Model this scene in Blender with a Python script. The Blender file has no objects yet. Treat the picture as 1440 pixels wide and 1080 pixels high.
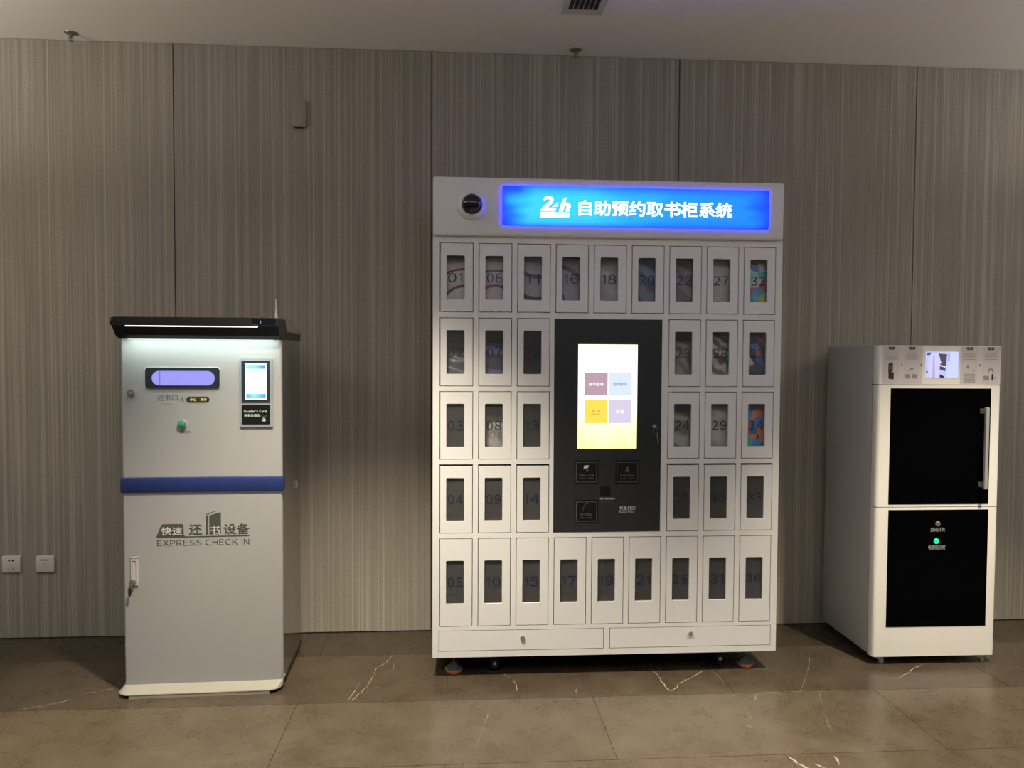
import bpy, bmesh, math, random
from mathutils import Vector, Matrix, noise as mnoise

S = bpy.context.scene
COL = S.collection
rnd = random.Random(7)
PI = math.pi

# ------------------------------------------------------------------ camera
F_PX, YAW, PITCH, ROLL = 1105.008, 0.068193, -0.036501, -0.005133
CAM_D, CAM_H, ROOM_H = 3.81062, 1.34686, 2.79025
fw = Vector((math.sin(YAW) * math.cos(PITCH), math.cos(YAW) * math.cos(PITCH), math.sin(PITCH)))
rt = Vector((math.cos(YAW), -math.sin(YAW), 0))
up = rt.cross(fw)
r2 = math.cos(ROLL) * rt - math.sin(ROLL) * up
u2 = math.sin(ROLL) * rt + math.cos(ROLL) * up
cd = bpy.data.cameras.new('camera')
cam = bpy.data.objects.new('camera', cd)
COL.objects.link(cam)
cam.matrix_world = Matrix(((r2.x, u2.x, -fw.x, 0), (r2.y, u2.y, -fw.y, -CAM_D), (r2.z, u2.z, -fw.z, CAM_H), (0, 0, 0, 1)))
cd.sensor_fit = 'HORIZONTAL'
cd.sensor_width = 36.0
cd.lens = F_PX / 1440 * 36.0
cd.clip_start = 0.05
S.camera = cam

# ------------------------------------------------------------------ light, world, exposure
vs = S.view_settings
vs.view_transform = 'Standard'
vs.look = 'None'
vs.gamma = 1.0
vs.exposure = 0.0
vs.use_curve_mapping = False

w = bpy.data.worlds.new('lobby_ambient')
S.world = w
w.use_nodes = True
bg = w.node_tree.nodes['Background']
bg.inputs[0].default_value = (0.88, 0.94, 1.0, 1)
bg.inputs[1].default_value = 0.11

def lamp(name, kind, loc, power, color, rot=(0, 0, 0), **kw):
    d = bpy.data.lights.new(name, kind)
    d.energy = power
    d.color = color
    for k, v in kw.items():
        setattr(d, k, v)
    o = bpy.data.objects.new(name, d)
    COL.objects.link(o)
    o.location = loc
    o.rotation_euler = rot
    return o

WARM = (1.0, 0.88, 0.66)
lamp('ceiling_downlight', 'SPOT', (-0.40, -1.52, 2.76), 540, WARM, spot_size=math.radians(80), spot_blend=0.65, shadow_soft_size=0.04)
lamp('ceiling_downlight', 'SPOT', (2.15, -1.55, 2.76), 470, WARM, spot_size=math.radians(76), spot_blend=0.65, shadow_soft_size=0.04)

# unseen uplights added to brighten the ceiling, and the lamp under the machine's hood
lamp('ceiling_fill_light', 'AREA', (-3.0, -1.5, 2.1), 46, (1.0, 0.93, 0.80), (PI, 0, 0), shape='RECTANGLE', size=1.2, size_y=0.6)
lamp('ceiling_fill_light', 'AREA', (0.5, -3.6, 2.2), 62, (1.0, 0.96, 0.92), (PI, 0, 0), shape='RECTANGLE', size=5.0, size_y=0.8)
lamp('ceiling_fill_light', 'AREA', (4.1, -1.5, 2.1), 42, (1.0, 0.95, 0.88), (PI, 0, 0), shape='RECTANGLE', size=1.2, size_y=0.6)
lamp('hood_light', 'AREA', (-1.3120 + 0.305, -0.6538 - 0.046, 1.4015), 1.05, (0.84, 1.0, 0.92), (math.radians(14), 0, 0.036), shape='RECTANGLE', size=0.60, size_y=0.012)

# ------------------------------------------------------------------ materials
MATS = {}
def mat(name, col, rough=0.5, metal=0.0, var=0.06, nscale=8.0, bump=0.0, bscale=200.0, emit=None, estr=0.0, alpha=1.0, spec=0.5, coat=0.0):
    if name in MATS:
        return MATS[name]
    m = bpy.data.materials.new(name)
    m.use_nodes = True
    nt = m.node_tree
    b = nt.nodes['Principled BSDF']
    b.inputs['Roughness'].default_value = rough
    b.inputs['Metallic'].default_value = metal
    b.inputs['Alpha'].default_value = alpha
    b.inputs['Specular IOR Level'].default_value = spec
    b.inputs['Coat Weight'].default_value = coat
    tc = nt.nodes.new('ShaderNodeTexCoord')
    n = nt.nodes.new('ShaderNodeTexNoise')
    n.inputs['Scale'].default_value = nscale
    n.inputs['Detail'].default_value = 4
    nt.links.new(tc.outputs['Object'], n.inputs['Vector'])
    mx = nt.nodes.new('ShaderNodeMix')
    mx.data_type = 'RGBA'
    mx.inputs[6].default_value = tuple(c * (1 - var) for c in col) + (1,)
    mx.inputs[7].default_value = tuple(min(1, c * (1 + var)) for c in col) + (1,)
    nt.links.new(n.outputs['Fac'], mx.inputs[0])
    nt.links.new(mx.outputs[2], b.inputs['Base Color'])
    if bump:
        n2 = nt.nodes.new('ShaderNodeTexNoise')
        n2.inputs['Scale'].default_value = bscale
        nt.links.new(tc.outputs['Object'], n2.inputs['Vector'])
        bp = nt.nodes.new('ShaderNodeBump')
        bp.inputs['Strength'].default_value = bump
        bp.inputs['Distance'].default_value = 0.002
        nt.links.new(n2.outputs['Fac'], bp.inputs['Height'])
        nt.links.new(bp.outputs[0], b.inputs['Normal'])
    if emit:
        b.inputs['Emission Color'].default_value = tuple(emit) + (1,)
        b.inputs['Emission Strength'].default_value = estr
    MATS[name] = m
    return m

def nodes(name):
    m = bpy.data.materials.new(name)
    m.use_nodes = True
    nt = m.node_tree
    MATS[name] = m
    return m, nt, nt.nodes['Principled BSDF'], nt.links.new, nt.nodes.new

def srgb(r, g, b):
    f = lambda c: (c / 255 / 12.92) if c <= 10 else ((c / 255 + 0.055) / 1.055) ** 2.4
    return (f(r), f(g), f(b))

def ramp(new, stops, interp='LINEAR'):
    r = new('ShaderNodeValToRGB')
    e = r.color_ramp.elements
    r.color_ramp.interpolation = interp
    while len(e) < len(stops):
        e.new(0.5)
    for q, (p, c) in zip(e, stops):
        q.position = p
        q.color = tuple(c) + (1,)
    return r

# wall panels: vertical ribbed wood-grey fabric
def make_wall_mat():
    m, nt, b, L, N = nodes('ribbed_wall')
    tc = N('ShaderNodeTexCoord')
    oi = N('ShaderNodeObjectInfo')
    add = N('ShaderNodeVectorMath'); add.operation = 'ADD'
    sc = N('ShaderNodeVectorMath'); sc.operation = 'SCALE'
    comb = N('ShaderNodeCombineXYZ')
    L(oi.outputs['Random'], comb.inputs[0]); L(oi.outputs['Random'], comb.inputs[2])
    L(comb.outputs[0], sc.inputs[0]); sc.inputs['Scale'].default_value = 37.0
    L(tc.outputs['Object'], add.inputs[0]); L(sc.outputs[0], add.inputs[1])
    def streak(sx, sz, detail, rough=0.5):
        mp = N('ShaderNodeMapping')
        mp.inputs['Scale'].default_value = (sx, 0.0, sz)
        L(add.outputs[0], mp.inputs[0])
        n = N('ShaderNodeTexNoise')
        n.inputs['Scale'].default_value = 1.0
        n.inputs['Detail'].default_value = detail
        n.inputs['Roughness'].default_value = rough
        L(mp.outputs[0], n.inputs['Vector'])
        return n
    fine = streak(150, 0.6, 1)
    lines = streak(88, 0.35, 0)
    broad = streak(4.0, 1.2, 3)
    speck = streak(260, 120, 1)
    lr = ramp(N, [(0.56, (0, 0, 0)), (0.66, (1, 1, 1))])
    L(lines.outputs['Fac'], lr.inputs[0])
    fr = ramp(N, [(0.3, (0.262, 0.236, 0.200)), (0.7, (0.356, 0.324, 0.277))])
    L(fine.outputs['Fac'], fr.inputs[0])
    m1 = N('ShaderNodeMix'); m1.data_type = 'RGBA'
    mul = N('ShaderNodeMath'); mul.operation = 'MULTIPLY'; mul.inputs[1].default_value = 0.45
    L(lr.outputs[0], mul.inputs[0]); L(mul.outputs[0], m1.inputs[0])
    L(fr.outputs[0], m1.inputs[6]); m1.inputs[7].default_value = (0.50, 0.462, 0.40, 1)
    br = ramp(N, [(0.3, (0.93, 0.93, 0.93)), (0.7, (1.07, 1.07, 1.07))])
    L(broad.outputs['Fac'], br.inputs[0])
    m2 = N('ShaderNodeMix'); m2.data_type = 'RGBA'; m2.blend_type = 'MULTIPLY'; m2.inputs[0].default_value = 1
    L(m1.outputs[2], m2.inputs[6]); L(br.outputs[0], m2.inputs[7])
    sr = ramp(N, [(0.3, (0.86, 0.86, 0.86)), (0.7, (1.1, 1.1, 1.1))])
    L(speck.outputs['Fac'], sr.inputs[0])
    m3 = N('ShaderNodeMix'); m3.data_type = 'RGBA'; m3.blend_type = 'MULTIPLY'; m3.inputs[0].default_value = 1
    L(m2.outputs[2], m3.inputs[6]); L(sr.outputs[0], m3.inputs[7])
    L(m3.outputs[2], b.inputs['Base Color'])
    b.inputs['Roughness'].default_value = 0.75
    b.inputs['Specular IOR Level'].default_value = 0.25
    bp = N('ShaderNodeBump'); bp.inputs['Strength'].default_value = 0.5; bp.inputs['Distance'].default_value = 0.003
    L(fine.outputs['Fac'], bp.inputs['Height']); L(bp.outputs[0], b.inputs['Normal'])
    return m

def make_floor_mat():
    m, nt, b, L, N = nodes('polished_brown_stone')
    tc = N('ShaderNodeTexCoord')
    oi = N('ShaderNodeObjectInfo')
    geo = N('ShaderNodeNewGeometry')
    n1 = N('ShaderNodeTexNoise'); n1.inputs['Scale'].default_value = 5.5; n1.inputs['Detail'].default_value = 8; n1.inputs['Roughness'].default_value = 0.68
    n1.inputs['Distortion'].default_value = 0.2
    n2 = N('ShaderNodeTexNoise'); n2.inputs['Scale'].default_value = 85; n2.inputs['Detail'].default_value = 5
    for n in (n1, n2):
        L(geo.outputs['Position'], n.inputs['Vector'])
    r1 = ramp(N, [(0.25, (0.066, 0.049, 0.032)), (0.5, (0.088, 0.067, 0.045)), (0.78, (0.120, 0.096, 0.067))])
    L(n1.outputs['Fac'], r1.inputs[0])
    r2_ = ramp(N, [(0.3, (0.66, 0.66, 0.66)), (0.45, (0.98, 0.98, 0.98)), (0.75, (1.12, 1.12, 1.12))])
    L(n2.outputs['Fac'], r2_.inputs[0])
    m1 = N('ShaderNodeMix'); m1.data_type = 'RGBA'; m1.blend_type = 'MULTIPLY'; m1.inputs[0].default_value = 1
    L(r1.outputs[0], m1.inputs[6]); L(r2_.outputs[0], m1.inputs[7])
    m2 = N('ShaderNodeMix'); m2.data_type = 'RGBA'; m2.blend_type = 'MULTIPLY'; m2.inputs[0].default_value = 1
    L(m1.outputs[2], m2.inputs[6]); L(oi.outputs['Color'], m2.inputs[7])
    L(m2.outputs[2], b.inputs['Base Color'])
    rr_ = N('ShaderNodeMapRange'); rr_.inputs[3].default_value = 0.20; rr_.inputs[4].default_value = 0.36
    L(n1.outputs['Fac'], rr_.inputs[0]); L(rr_.outputs[0], b.inputs['Roughness'])
    return m

WALL = make_wall_mat()
STONE = make_floor_mat()
VEIN = mat('pale_marble_vein', (0.34, 0.30, 0.225), 0.3, var=0.5, nscale=25)
GROUT = mat('dark_grout', (0.035, 0.028, 0.02), 0.8)
JOINT = mat('wall_joint_shadow_gap', (0.02, 0.017, 0.014), 0.9)
CEIL = mat('ceiling_paint', (0.88, 0.85, 0.80), 0.8, var=0.02, nscale=1.2, bump=0.05, bscale=60)
WHITE = mat('white_powder_coat', (0.70, 0.705, 0.71), 0.38, var=0.012, nscale=3, bump=0.03, bscale=900)
IVORY = mat('white_enamel', (0.80, 0.78, 0.74), 0.32, var=0.012, nscale=3)
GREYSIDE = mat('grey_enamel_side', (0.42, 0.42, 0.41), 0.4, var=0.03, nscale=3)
INNER = mat('locker_interior_grey', (0.42, 0.42, 0.41), 0.6)
PANE = mat('tinted_acrylic_pane', (0.25, 0.25, 0.255), 0.15, alpha=0.125, var=0.0)
NAVY = mat('navy_number_print', (0.016, 0.018, 0.060), 0.5)
SATIN = mat('satin_silver_paint', (0.37, 0.375, 0.385), 0.42, metal=0.2, var=0.03, nscale=1.5, bump=0.03, bscale=500)
BRUSH = mat('brushed_steel_side', (0.34, 0.33, 0.31), 0.11, metal=0.85, var=0.05, nscale=4)
BLUE = mat('royal_blue_strip', (0.014, 0.027, 0.125), 0.4, var=0.06)
HOODM = mat('glossy_black_hood', (0.010, 0.012, 0.012), 0.25, var=0.1, spec=0.22)
BLACKM = mat('matt_black', (0.012, 0.012, 0.013), 0.55, var=0.1)
CAPDK = mat('dark_brown_top', (0.045, 0.04, 0.033), 0.4)
CREAM = mat('cream_plinth', (0.275, 0.265, 0.225), 0.4, var=0.03)
STEEL = mat('plain_steel', (0.6, 0.6, 0.58), 0.28, metal=0.9)
DKSTEEL = mat('dark_nickel', (0.24, 0.23, 0.22), 0.35, metal=0.6)
ORANGE = mat('orange_rubber', (0.62, 0.16, 0.04), 0.5)
FOOTG = mat('grey_foot_plastic', (0.10, 0.10, 0.095), 0.45)
RUBBER = mat('black_rubber', (0.010, 0.010, 0.010), 0.6)
CASTG = mat('pale_grey_castor', (0.33, 0.33, 0.34), 0.45)
CONSOLE = mat('black_console_panel', (0.020, 0.023, 0.027), 0.38, var=0.08, nscale=2)
READER = mat('black_reader_window', (0.009, 0.009, 0.010), 0.2)
OUTLINE = mat('grey_outline_print', (0.11, 0.115, 0.10), 0.5)
DIMTXT = mat('dim_grey_print', (0.075, 0.08, 0.075), 0.5)
WHTXT = mat('white_print', (0.55, 0.56, 0.56), 0.5)
GRTXT = mat('charcoal_print', (0.10, 0.105, 0.10), 0.5)
FAINT = mat('faint_grey_print', (0.36, 0.36, 0.35), 0.5)
FRBLACK = mat('black_glass_door', (0.0012, 0.0012, 0.0018), 0.12, spec=0.04)
POSTER = mat('pale_pink_poster', (0.60, 0.55, 0.57), 0.5, var=0.02)
POSTIN = mat('poster_column', (0.56, 0.525, 0.53), 0.5, var=0.02)
GREEN = mat('dark_green_tab', (0.025, 0.10, 0.05), 0.5)
BEZEL = mat('slot_bezel_black', (0.018, 0.022, 0.026), 0.3)
RIM = mat('pale_rim', (0.62, 0.66, 0.64), 0.35)
KFRAME = mat('light_grey_frame', (0.24, 0.265, 0.29), 0.4)
SOCKET = mat('ivory_socket_plastic', (0.66, 0.64, 0.58), 0.4, var=0.02)
DARKHOLE = mat('dark_hole', (0.012, 0.012, 0.012), 0.7)
def emis(name, col, s=1.0):
    return mat(name, tuple(min(1, c) * 0.1 for c in col), 0.4, emit=col, estr=s, var=0.0)

# ------------------------------------------------------------------ mesh helpers
class MB:
    def __init__(self):
        self.bm = bmesh.new()
        self.mi = 0
    def _merge(self, t, mi=None):
        me = bpy.data.meshes.new('tmp')
        i = self.mi if mi is None else mi
        for f in t.faces:
            f.material_index = i
        t.to_mesh(me)
        t.free()
        self.bm.from_mesh(me)
        bpy.data.meshes.remove(me)
    def box(self, x0, x1, y0, y1, z0, z1, bev=0.0, seg=2, edges=None, mi=None):
        t = bmesh.new()
        bmesh.ops.create_cube(t, size=1)
        for v in t.verts:
            v.co = Vector((x0 + (v.co.x + .5) * (x1 - x0), y0 + (v.co.y + .5) * (y1 - y0), z0 + (v.co.z + .5) * (z1 - z0)))
        if bev:
            es = t.edges[:]
            if edges == 'z':
                es = [e for e in es if abs(e.verts[0].co.z - e.verts[1].co.z) > 1e-6]
            bmesh.ops.bevel(t, geom=es, offset=bev, segments=seg, affect='EDGES', profile=0.5)
        self._merge(t, mi)
        return self
    def plate(self, outer, holes, y0, y1, mi=None):
        """prism between y0 (front) and y1 whose XZ outline has holes"""
        t = bmesh.new()
        loops = [outer] + list(holes)
        es = []
        for lp in loops:
            vs_ = [t.verts.new((p[0], y0, p[1])) for p in lp]
            for a, b in zip(vs_, vs_[1:] + vs_[:1]):
                es.append(t.edges.new((a, b)))
        bmesh.ops.triangle_fill(t, edges=es, use_beauty=True, use_dissolve=False)
        r = bmesh.ops.extrude_face_region(t, geom=t.faces[:])
        for v in r['geom']:
            if isinstance(v, bmesh.types.BMVert):
                v.co.y = y1
        bmesh.ops.recalc_face_normals(t, faces=t.faces)
        self._merge(t, mi)
        return self
    def cyl(self, c, axis, r, h, n=24, r2=None, mi=None, bev=0):
        t = bmesh.new()
        bmesh.ops.create_cone(t, cap_ends=True, segments=n, radius1=r, radius2=r if r2 is None else r2, depth=h)
        if bev:
            es = [e for e in t.edges if abs(e.verts[0].co.z - e.verts[1].co.z) < 1e-6]
            bmesh.ops.bevel(t, geom=es, offset=bev, segments=2, affect='EDGES')
        q = Vector((0, 0, 1)).rotation_difference(Vector(axis).normalized())
        M = Matrix.Translation(c) @ q.to_matrix().to_4x4()
        bmesh.ops.transform(t, matrix=M, verts=t.verts)
        self._merge(t, mi)
        return self
    def lathe(self, prof, c, axis=(0, 0, 1), n=28, mi=None):
        t = bmesh.new()
        rings = []
        for (r, h) in prof:
            rings.append([t.verts.new((r * math.cos(2 * PI * k / n), r * math.sin(2 * PI * k / n), h)) for k in range(n)] if r > 1e-6 else [t.verts.new((0, 0, h))])
        for a, b in zip(rings, rings[1:]):
            for k in range(n):
                j = (k + 1) % n
                if len(a) == 1 and len(b) == 1:
                    continue
                if len(a) == 1:
                    t.faces.new((a[0], b[j], b[k]))
                elif len(b) == 1:
                    t.faces.new((a[k], a[j], b[0]))
                else:
                    t.faces.new((a[k], a[j], b[j], b[k]))
        bmesh.ops.recalc_face_normals(t, faces=t.faces)
        q = Vector((0, 0, 1)).rotation_difference(Vector(axis).normalized())
        bmesh.ops.transform(t, matrix=Matrix.Translation(c) @ q.to_matrix().to_4x4(), verts=t.verts)
        self._merge(t, mi)
        return self
    def loft(self, loops, mi=None, caps=True):
        t = bmesh.new()
        R_ = [[t.verts.new(p) for p in lp] for lp in loops]
        n = len(R_[0])
        for a, b in zip(R_, R_[1:]):
            for k in range(n):
                j = (k + 1) % n
                t.faces.new((a[k], a[j], b[j], b[k]))
        if caps:
            t.faces.new(R_[0][::-1])
            t.faces.new(R_[-1])
        bmesh.ops.recalc_face_normals(t, faces=t.faces)
        self._merge(t, mi)
        return self
    def tube(self, pts, r, n=8, mi=None):
        loops = []
        P = [Vector(p) for p in pts]
        for i, p in enumerate(P):
            d = (P[min(i + 1, len(P) - 1)] - P[max(i - 1, 0)]).normalized()
            a = d.orthogonal().normalized() if i == 0 else (a - a.dot(d) * d).normalized()
            b = d.cross(a)
            loops.append([p + r * (math.cos(2 * PI * k / n) * a + math.sin(2 * PI * k / n) * b) for k in range(n)])
        return self.loft(loops, mi)
    def mesh(self, name):
        me = bpy.data.meshes.new(name)
        self.bm.to_mesh(me)
        self.bm.free()
        return me
    def build(self, name, mats, parent=None, loc=(0, 0, 0), smooth=None, label=None):
        me = self.mesh(name)
        return place(name, me, mats, parent, loc, smooth, label)

def place(name, me, mats=None, parent=None, loc=(0, 0, 0), smooth=None, label=None):
    if mats is not None and len(me.materials) == 0:
        for m in (mats if isinstance(mats, (list, tuple)) else [mats]):
            me.materials.append(m)
    if smooth is not None:
        for p in me.polygons:
            p.use_smooth = True
        me.set_sharp_from_angle(angle=math.radians(smooth))
    o = bpy.data.objects.new(name, me)
    COL.objects.link(o)
    o.location = loc
    if parent:
        o.parent = parent
    if label:
        o['label'] = label
    return o

def rect(x0, x1, z0, z1):
    return [(x0, z0), (x1, z0), (x1, z1), (x0, z1)]

def rr(x0, x1, z0, z1, r, n=4):
    out = []
    for cx, cz, a0 in ((x1 - r, z0 + r, -PI / 2), (x1 - r, z1 - r, 0), (x0 + r, z1 - r, PI / 2), (x0 + r, z0 + r, PI)):
        for k in range(n + 1):
            a = a0 + PI / 2 * k / n
            out.append((cx + r * math.cos(a), cz + r * math.sin(a)))
    return out

def thing(name, label, cat, loc=(0, 0, 0), rotz=0.0, group=None):
    o = bpy.data.objects.new(name, None)
    o.empty_display_size = 0.1
    COL.objects.link(o)
    o.location = loc
    o.rotation_euler = (0, 0, rotz)
    o['label'] = label
    o['category'] = cat
    if group:
        o['group'] = group
    return o

def tag(o, label, cat, group=None):
    o['label'] = label
    o['category'] = cat
    if group:
        o['group'] = group
    return o

def struct(o):
    o['kind'] = 'structure'
    return o

def wide(s):
    """full-width forms, drawn by the same plain family as the Chinese characters"""
    return ''.join(chr(ord(ch) + 0xFEE0) if '!' <= ch <= '~' else ch for ch in s)

def spaced_text(name, body, x0, x1, z0, z1, y, m, parent, bold=0.0, gap=0.10, depth=0.0006, space=0.28):
    """plain sans letters set one by one with even gaps, joined into one print"""
    t = bmesh.new()
    pen = 0.0
    for ch in wide(body):
        if ch == ' ':
            pen += space
            continue
        if ch in '\uff11\uff29':          # plain one and capital I without serifs
            sw = 0.075
            b_ = MB()
            if ch == '\uff11':
                b_.plate([(0.20 - sw, 0), (0.20, 0), (0.20, 0.74), (0.20 - sw * 0.8, 0.74), (0.115, 0.655), (0.0, 0.60), (0.0, 0.53), (0.20 - sw, 0.60)], [], -0.01, 0.01)
            else:
                b_.plate(rect(0, sw, 0, 0.74), [], -0.01, 0.01)
            me = b_.mesh('glyph')
            for v in me.vertices:
                v.co = (v.co.x, v.co.z, -v.co.y)
        else:
            o = text('glyph', ch, 0, 1, 0, 1, 0, m, None, bold, raw=True)
            me = o.data
            bpy.data.objects.remove(o)
        xs = [v.co.x for v in me.vertices]
        me.transform(Matrix.Translation((pen - min(xs), 0, 0)))
        pen += max(xs) - min(xs) + gap
        t.from_mesh(me)
        bpy.data.meshes.remove(me)
    w_ = pen - gap
    zs = [v.co.y for v in t.verts]
    za, zb_ = min(zs), max(zs)
    for v in t.verts:
        v.co = (x0 + v.co.x / w_ * (x1 - x0), y - depth * (0.5 + v.co.z / 0.02), z0 + (v.co.y - za) / (zb_ - za) * (z1 - z0))
    me = bpy.data.meshes.new(name)
    t.to_mesh(me)
    t.free()
    me.materials.append(m)
    o = place(name, me, None, parent)
    o['kind'] = 'stuff'
    return o

def text(name, body, x0, x1, z0, z1, y, m, parent, bold=0.0, shear=0.0, depth=0.0006, spacing=1.0, raw=False):
    """raised print in the XZ plane facing -Y, fitted to the given rectangle"""
    c = bpy.data.curves.new('txt', 'FONT')
    c.body = body
    c.size = 1.0
    c.offset = min(bold, 0.0)
    c.shear = shear
    c.space_character = spacing
    c.resolution_u = 2
    c.extrude = 0.01
    o = bpy.data.objects.new('txt', c)
    COL.objects.link(o)
    dg = bpy.context.evaluated_depsgraph_get()
    dg.update()
    me = bpy.data.meshes.new_from_object(o.evaluated_get(dg))
    if bold > 0:
        t = bmesh.new()
        for i, (dx, dy) in enumerate(((-1, 0), (1, 0), (0, -1), (0, 1), (0.7, 0.7), (-0.7, 0.7), (0.7, -0.7), (-0.7, -0.7), (0, 0))):
            cp = me.copy()
            cp.transform(Matrix.Translation((dx * bold, dy * bold, i * 0.003)))
            t.from_mesh(cp)
            bpy.data.meshes.remove(cp)
        t.to_mesh(me)
        t.free()
    bpy.data.objects.remove(o)
    bpy.data.curves.remove(c)
    if raw:
        return place(name, me, None, parent)
    xs = [v.co.x for v in me.vertices]
    ys = [v.co.y for v in me.vertices]
    ax, bx_, ay, by = min(xs), max(xs), min(ys), max(ys)
    for v in me.vertices:
        X = x0 + (v.co.x - ax) / (bx_ - ax) * (x1 - x0)
        Z = z0 + (v.co.y - ay) / max(by - ay, 1e-6) * (z1 - z0)
        Y = y - depth * (0.5 + v.co.z / 0.02)
        v.co = (X, Y, Z)
    me.materials.clear()
    me.materials.append(m)
    me.name = name
    o = place(name, me, None, parent)
    o['kind'] = 'stuff'
    return o

# ------------------------------------------------------------------ room shell
XL, XR, YB = -5.0, 6.0, -6.6
floor = struct(MB().box(XL, XR, YB, 0.02, -0.12, -0.004).build('floor', GROUT))
ceiling = struct(MB().box(XL, XR, YB, 0.10, ROOM_H, ROOM_H + 0.12).build('ceiling', CEIL))
wall = struct(MB().box(XL, XR, 0.018, 0.14, 0.0, ROOM_H).build('wall_back', JOINT))

# wall panels, 1.2 m wide, thin dark joints between them
PW = 1.2
pm = MB().box(0.0022, PW - 0.0022, 0.0, 0.018, 0.003, ROOM_H - 0.002, bev=0.0012, seg=1).mesh('wall_panel')
pm.materials.append(WALL)
x = -1.33 - 3 * PW
while x < XR - 0.3:
    place('wall_panel', pm, None, wall, (x, 0, 0))
    x += PW

# floor tiles
TW, TD = 1.15, 0.4825
def tile_mesh(w_, d_):
    me = MB().box(0.001, w_ - 0.001, -d_ + 0.001, -0.001, -0.012, 0.0).mesh('tile')
    me.materials.append(STONE)
    return me
full = tile_mesh(TW, TD)
first = tile_mesh(TW, 0.30)
trow = [0.52, 0.74, 1.02, 1.06]  # row tones: darker stone by the wall, deepened for the shade there
near_tiles = {}
ty, row = 0.0, 0
while ty > YB + 0.2:
    x = -0.617 - 4 * TW + (TW / 2 if row in (1, 3, 5, 7, 9, 11) else 0)
    k = 0
    while x < XR - 0.2:
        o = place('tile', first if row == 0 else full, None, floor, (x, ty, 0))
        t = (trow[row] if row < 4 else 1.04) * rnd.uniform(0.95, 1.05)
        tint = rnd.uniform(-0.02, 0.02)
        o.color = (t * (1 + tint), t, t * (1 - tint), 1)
        x += TW
        k += 1
    ty -= 0.30 if row == 0 else TD
    row += 1

# pale veins running through the stone, flush with the tile tops
VEINS = [
    ([(-0.292, -0.303), (-0.303, -0.351), (-0.322, -0.414), (-0.351, -0.459), (-0.35, -0.526), (-0.358, -0.562), (-0.362, -0.625), (-0.375, -0.666), (-0.394, -0.718), (-0.409, -0.768)], 0.0042),
    ([(-0.403, -0.602), (-0.413, -0.677), (-0.425, -0.773)], 0.003),
    ([(-0.316, -0.635), (-0.344, -0.667), (-0.375, -0.712)], 0.002),
    ([(-0.274, -0.369), (-0.276, -0.455), (-0.285, -0.53)], 0.0012),
    ([(-1.643, -0.771), (-1.589, -0.75), (-1.545, -0.728), (-1.504, -0.693)], 0.003),
    ([(-1.482, -0.643), (-1.432, -0.633)], 0.0045), ([(-1.427, -0.613), (-1.377, -0.603)], 0.004),
    ([(0.831, -0.517), (0.842, -0.593), (0.844, -0.7), (0.851, -0.741), (0.865, -0.742), (0.908, -0.683), (0.961, -0.636), (1.048, -0.552)], 0.004),
    ([(0.18, -0.519), (0.232, -0.595), (0.241, -0.714)], 0.003),
    ([(0.477, -0.747), (0.475, -0.727), (0.498, -0.667)], 0.0016), ([(0.7, -0.726), (0.682, -0.758)], 0.002),
    ([(1.604, -0.38), (1.532, -0.516), (1.392, -0.758)], 0.0018),
    ([(1.817, -0.684), (1.916, -0.63), (1.966, -0.58), (2.032, -0.544)], 0.004),
    ([(1.211, -0.78), (1.36, -0.779), (1.468, -0.781), (1.60, -0.781)], 0.002),
    ([(1.094, -0.554), (1.096, -0.7)], 0.0012), ([(1.158, -0.85), (1.186, -0.81), (1.205, -0.793)], 0.0025),
    ([(1.097, -0.939), (1.089, -1.003)], 0.0022), ([(1.051, -1.041), (1.065, -1.08)], 0.0022),
    ([(1.449, -0.79), (1.381, -0.985), (1.341, -1.133)], 0.0014),
    ([(1.114, -1.28), (1.125, -1.327), (1.148, -1.355), (1.13, -1.40)], 0.008), ([(1.268, -1.285), (1.258, -1.343)], 0.007),
    ([(1.18, -1.33), (1.22, -1.37)], 0.008),
    ([(0.128, -0.823), (0.103, -0.97), (0.065, -1.151)], 0.0014),
]
vb = bmesh.new()
for pts, hw in VEINS:
    P = []
    for a, b in zip(pts, pts[1:]):
        for k in range(4):
            f = k / 4
            P.append(Vector((a[0] + (b[0] - a[0]) * f, a[1] + (b[1] - a[1]) * f, 0)))
    P.append(Vector((*pts[-1], 0)))
    for p in P[1:-1]:
        p.x += rnd.uniform(-1, 1) * 0.004
        p.y += rnd.uniform(-1, 1) * 0.006
    prev = None
    for i, p in enumerate(P):
        d = (P[min(i + 1, len(P) - 1)] - P[max(i - 1, 0)]).normalized()
        nrm = Vector((-d.y, d.x, 0))
        wd = 0.62 * hw * rnd.uniform(0.15, 1.0) * (0.35 if i in (0, len(P) - 1) else 1)
        a = vb.verts.new((p + nrm * wd).to_tuple()[:2] + (0.0003,))
        b = vb.verts.new((p - nrm * wd).to_tuple()[:2] + (0.0003,))
        if prev:
            vb.faces.new((prev[0], prev[1], b, a))
        prev = (a, b)
bmesh.ops.recalc_face_normals(vb, faces=vb.faces)
vme = bpy.data.meshes.new('marble_veins')
vb.to_mesh(vme)
vb.free()
ve = place('marble_vein', vme, VEIN, floor)
ve['kind'] = 'stuff'

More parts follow.
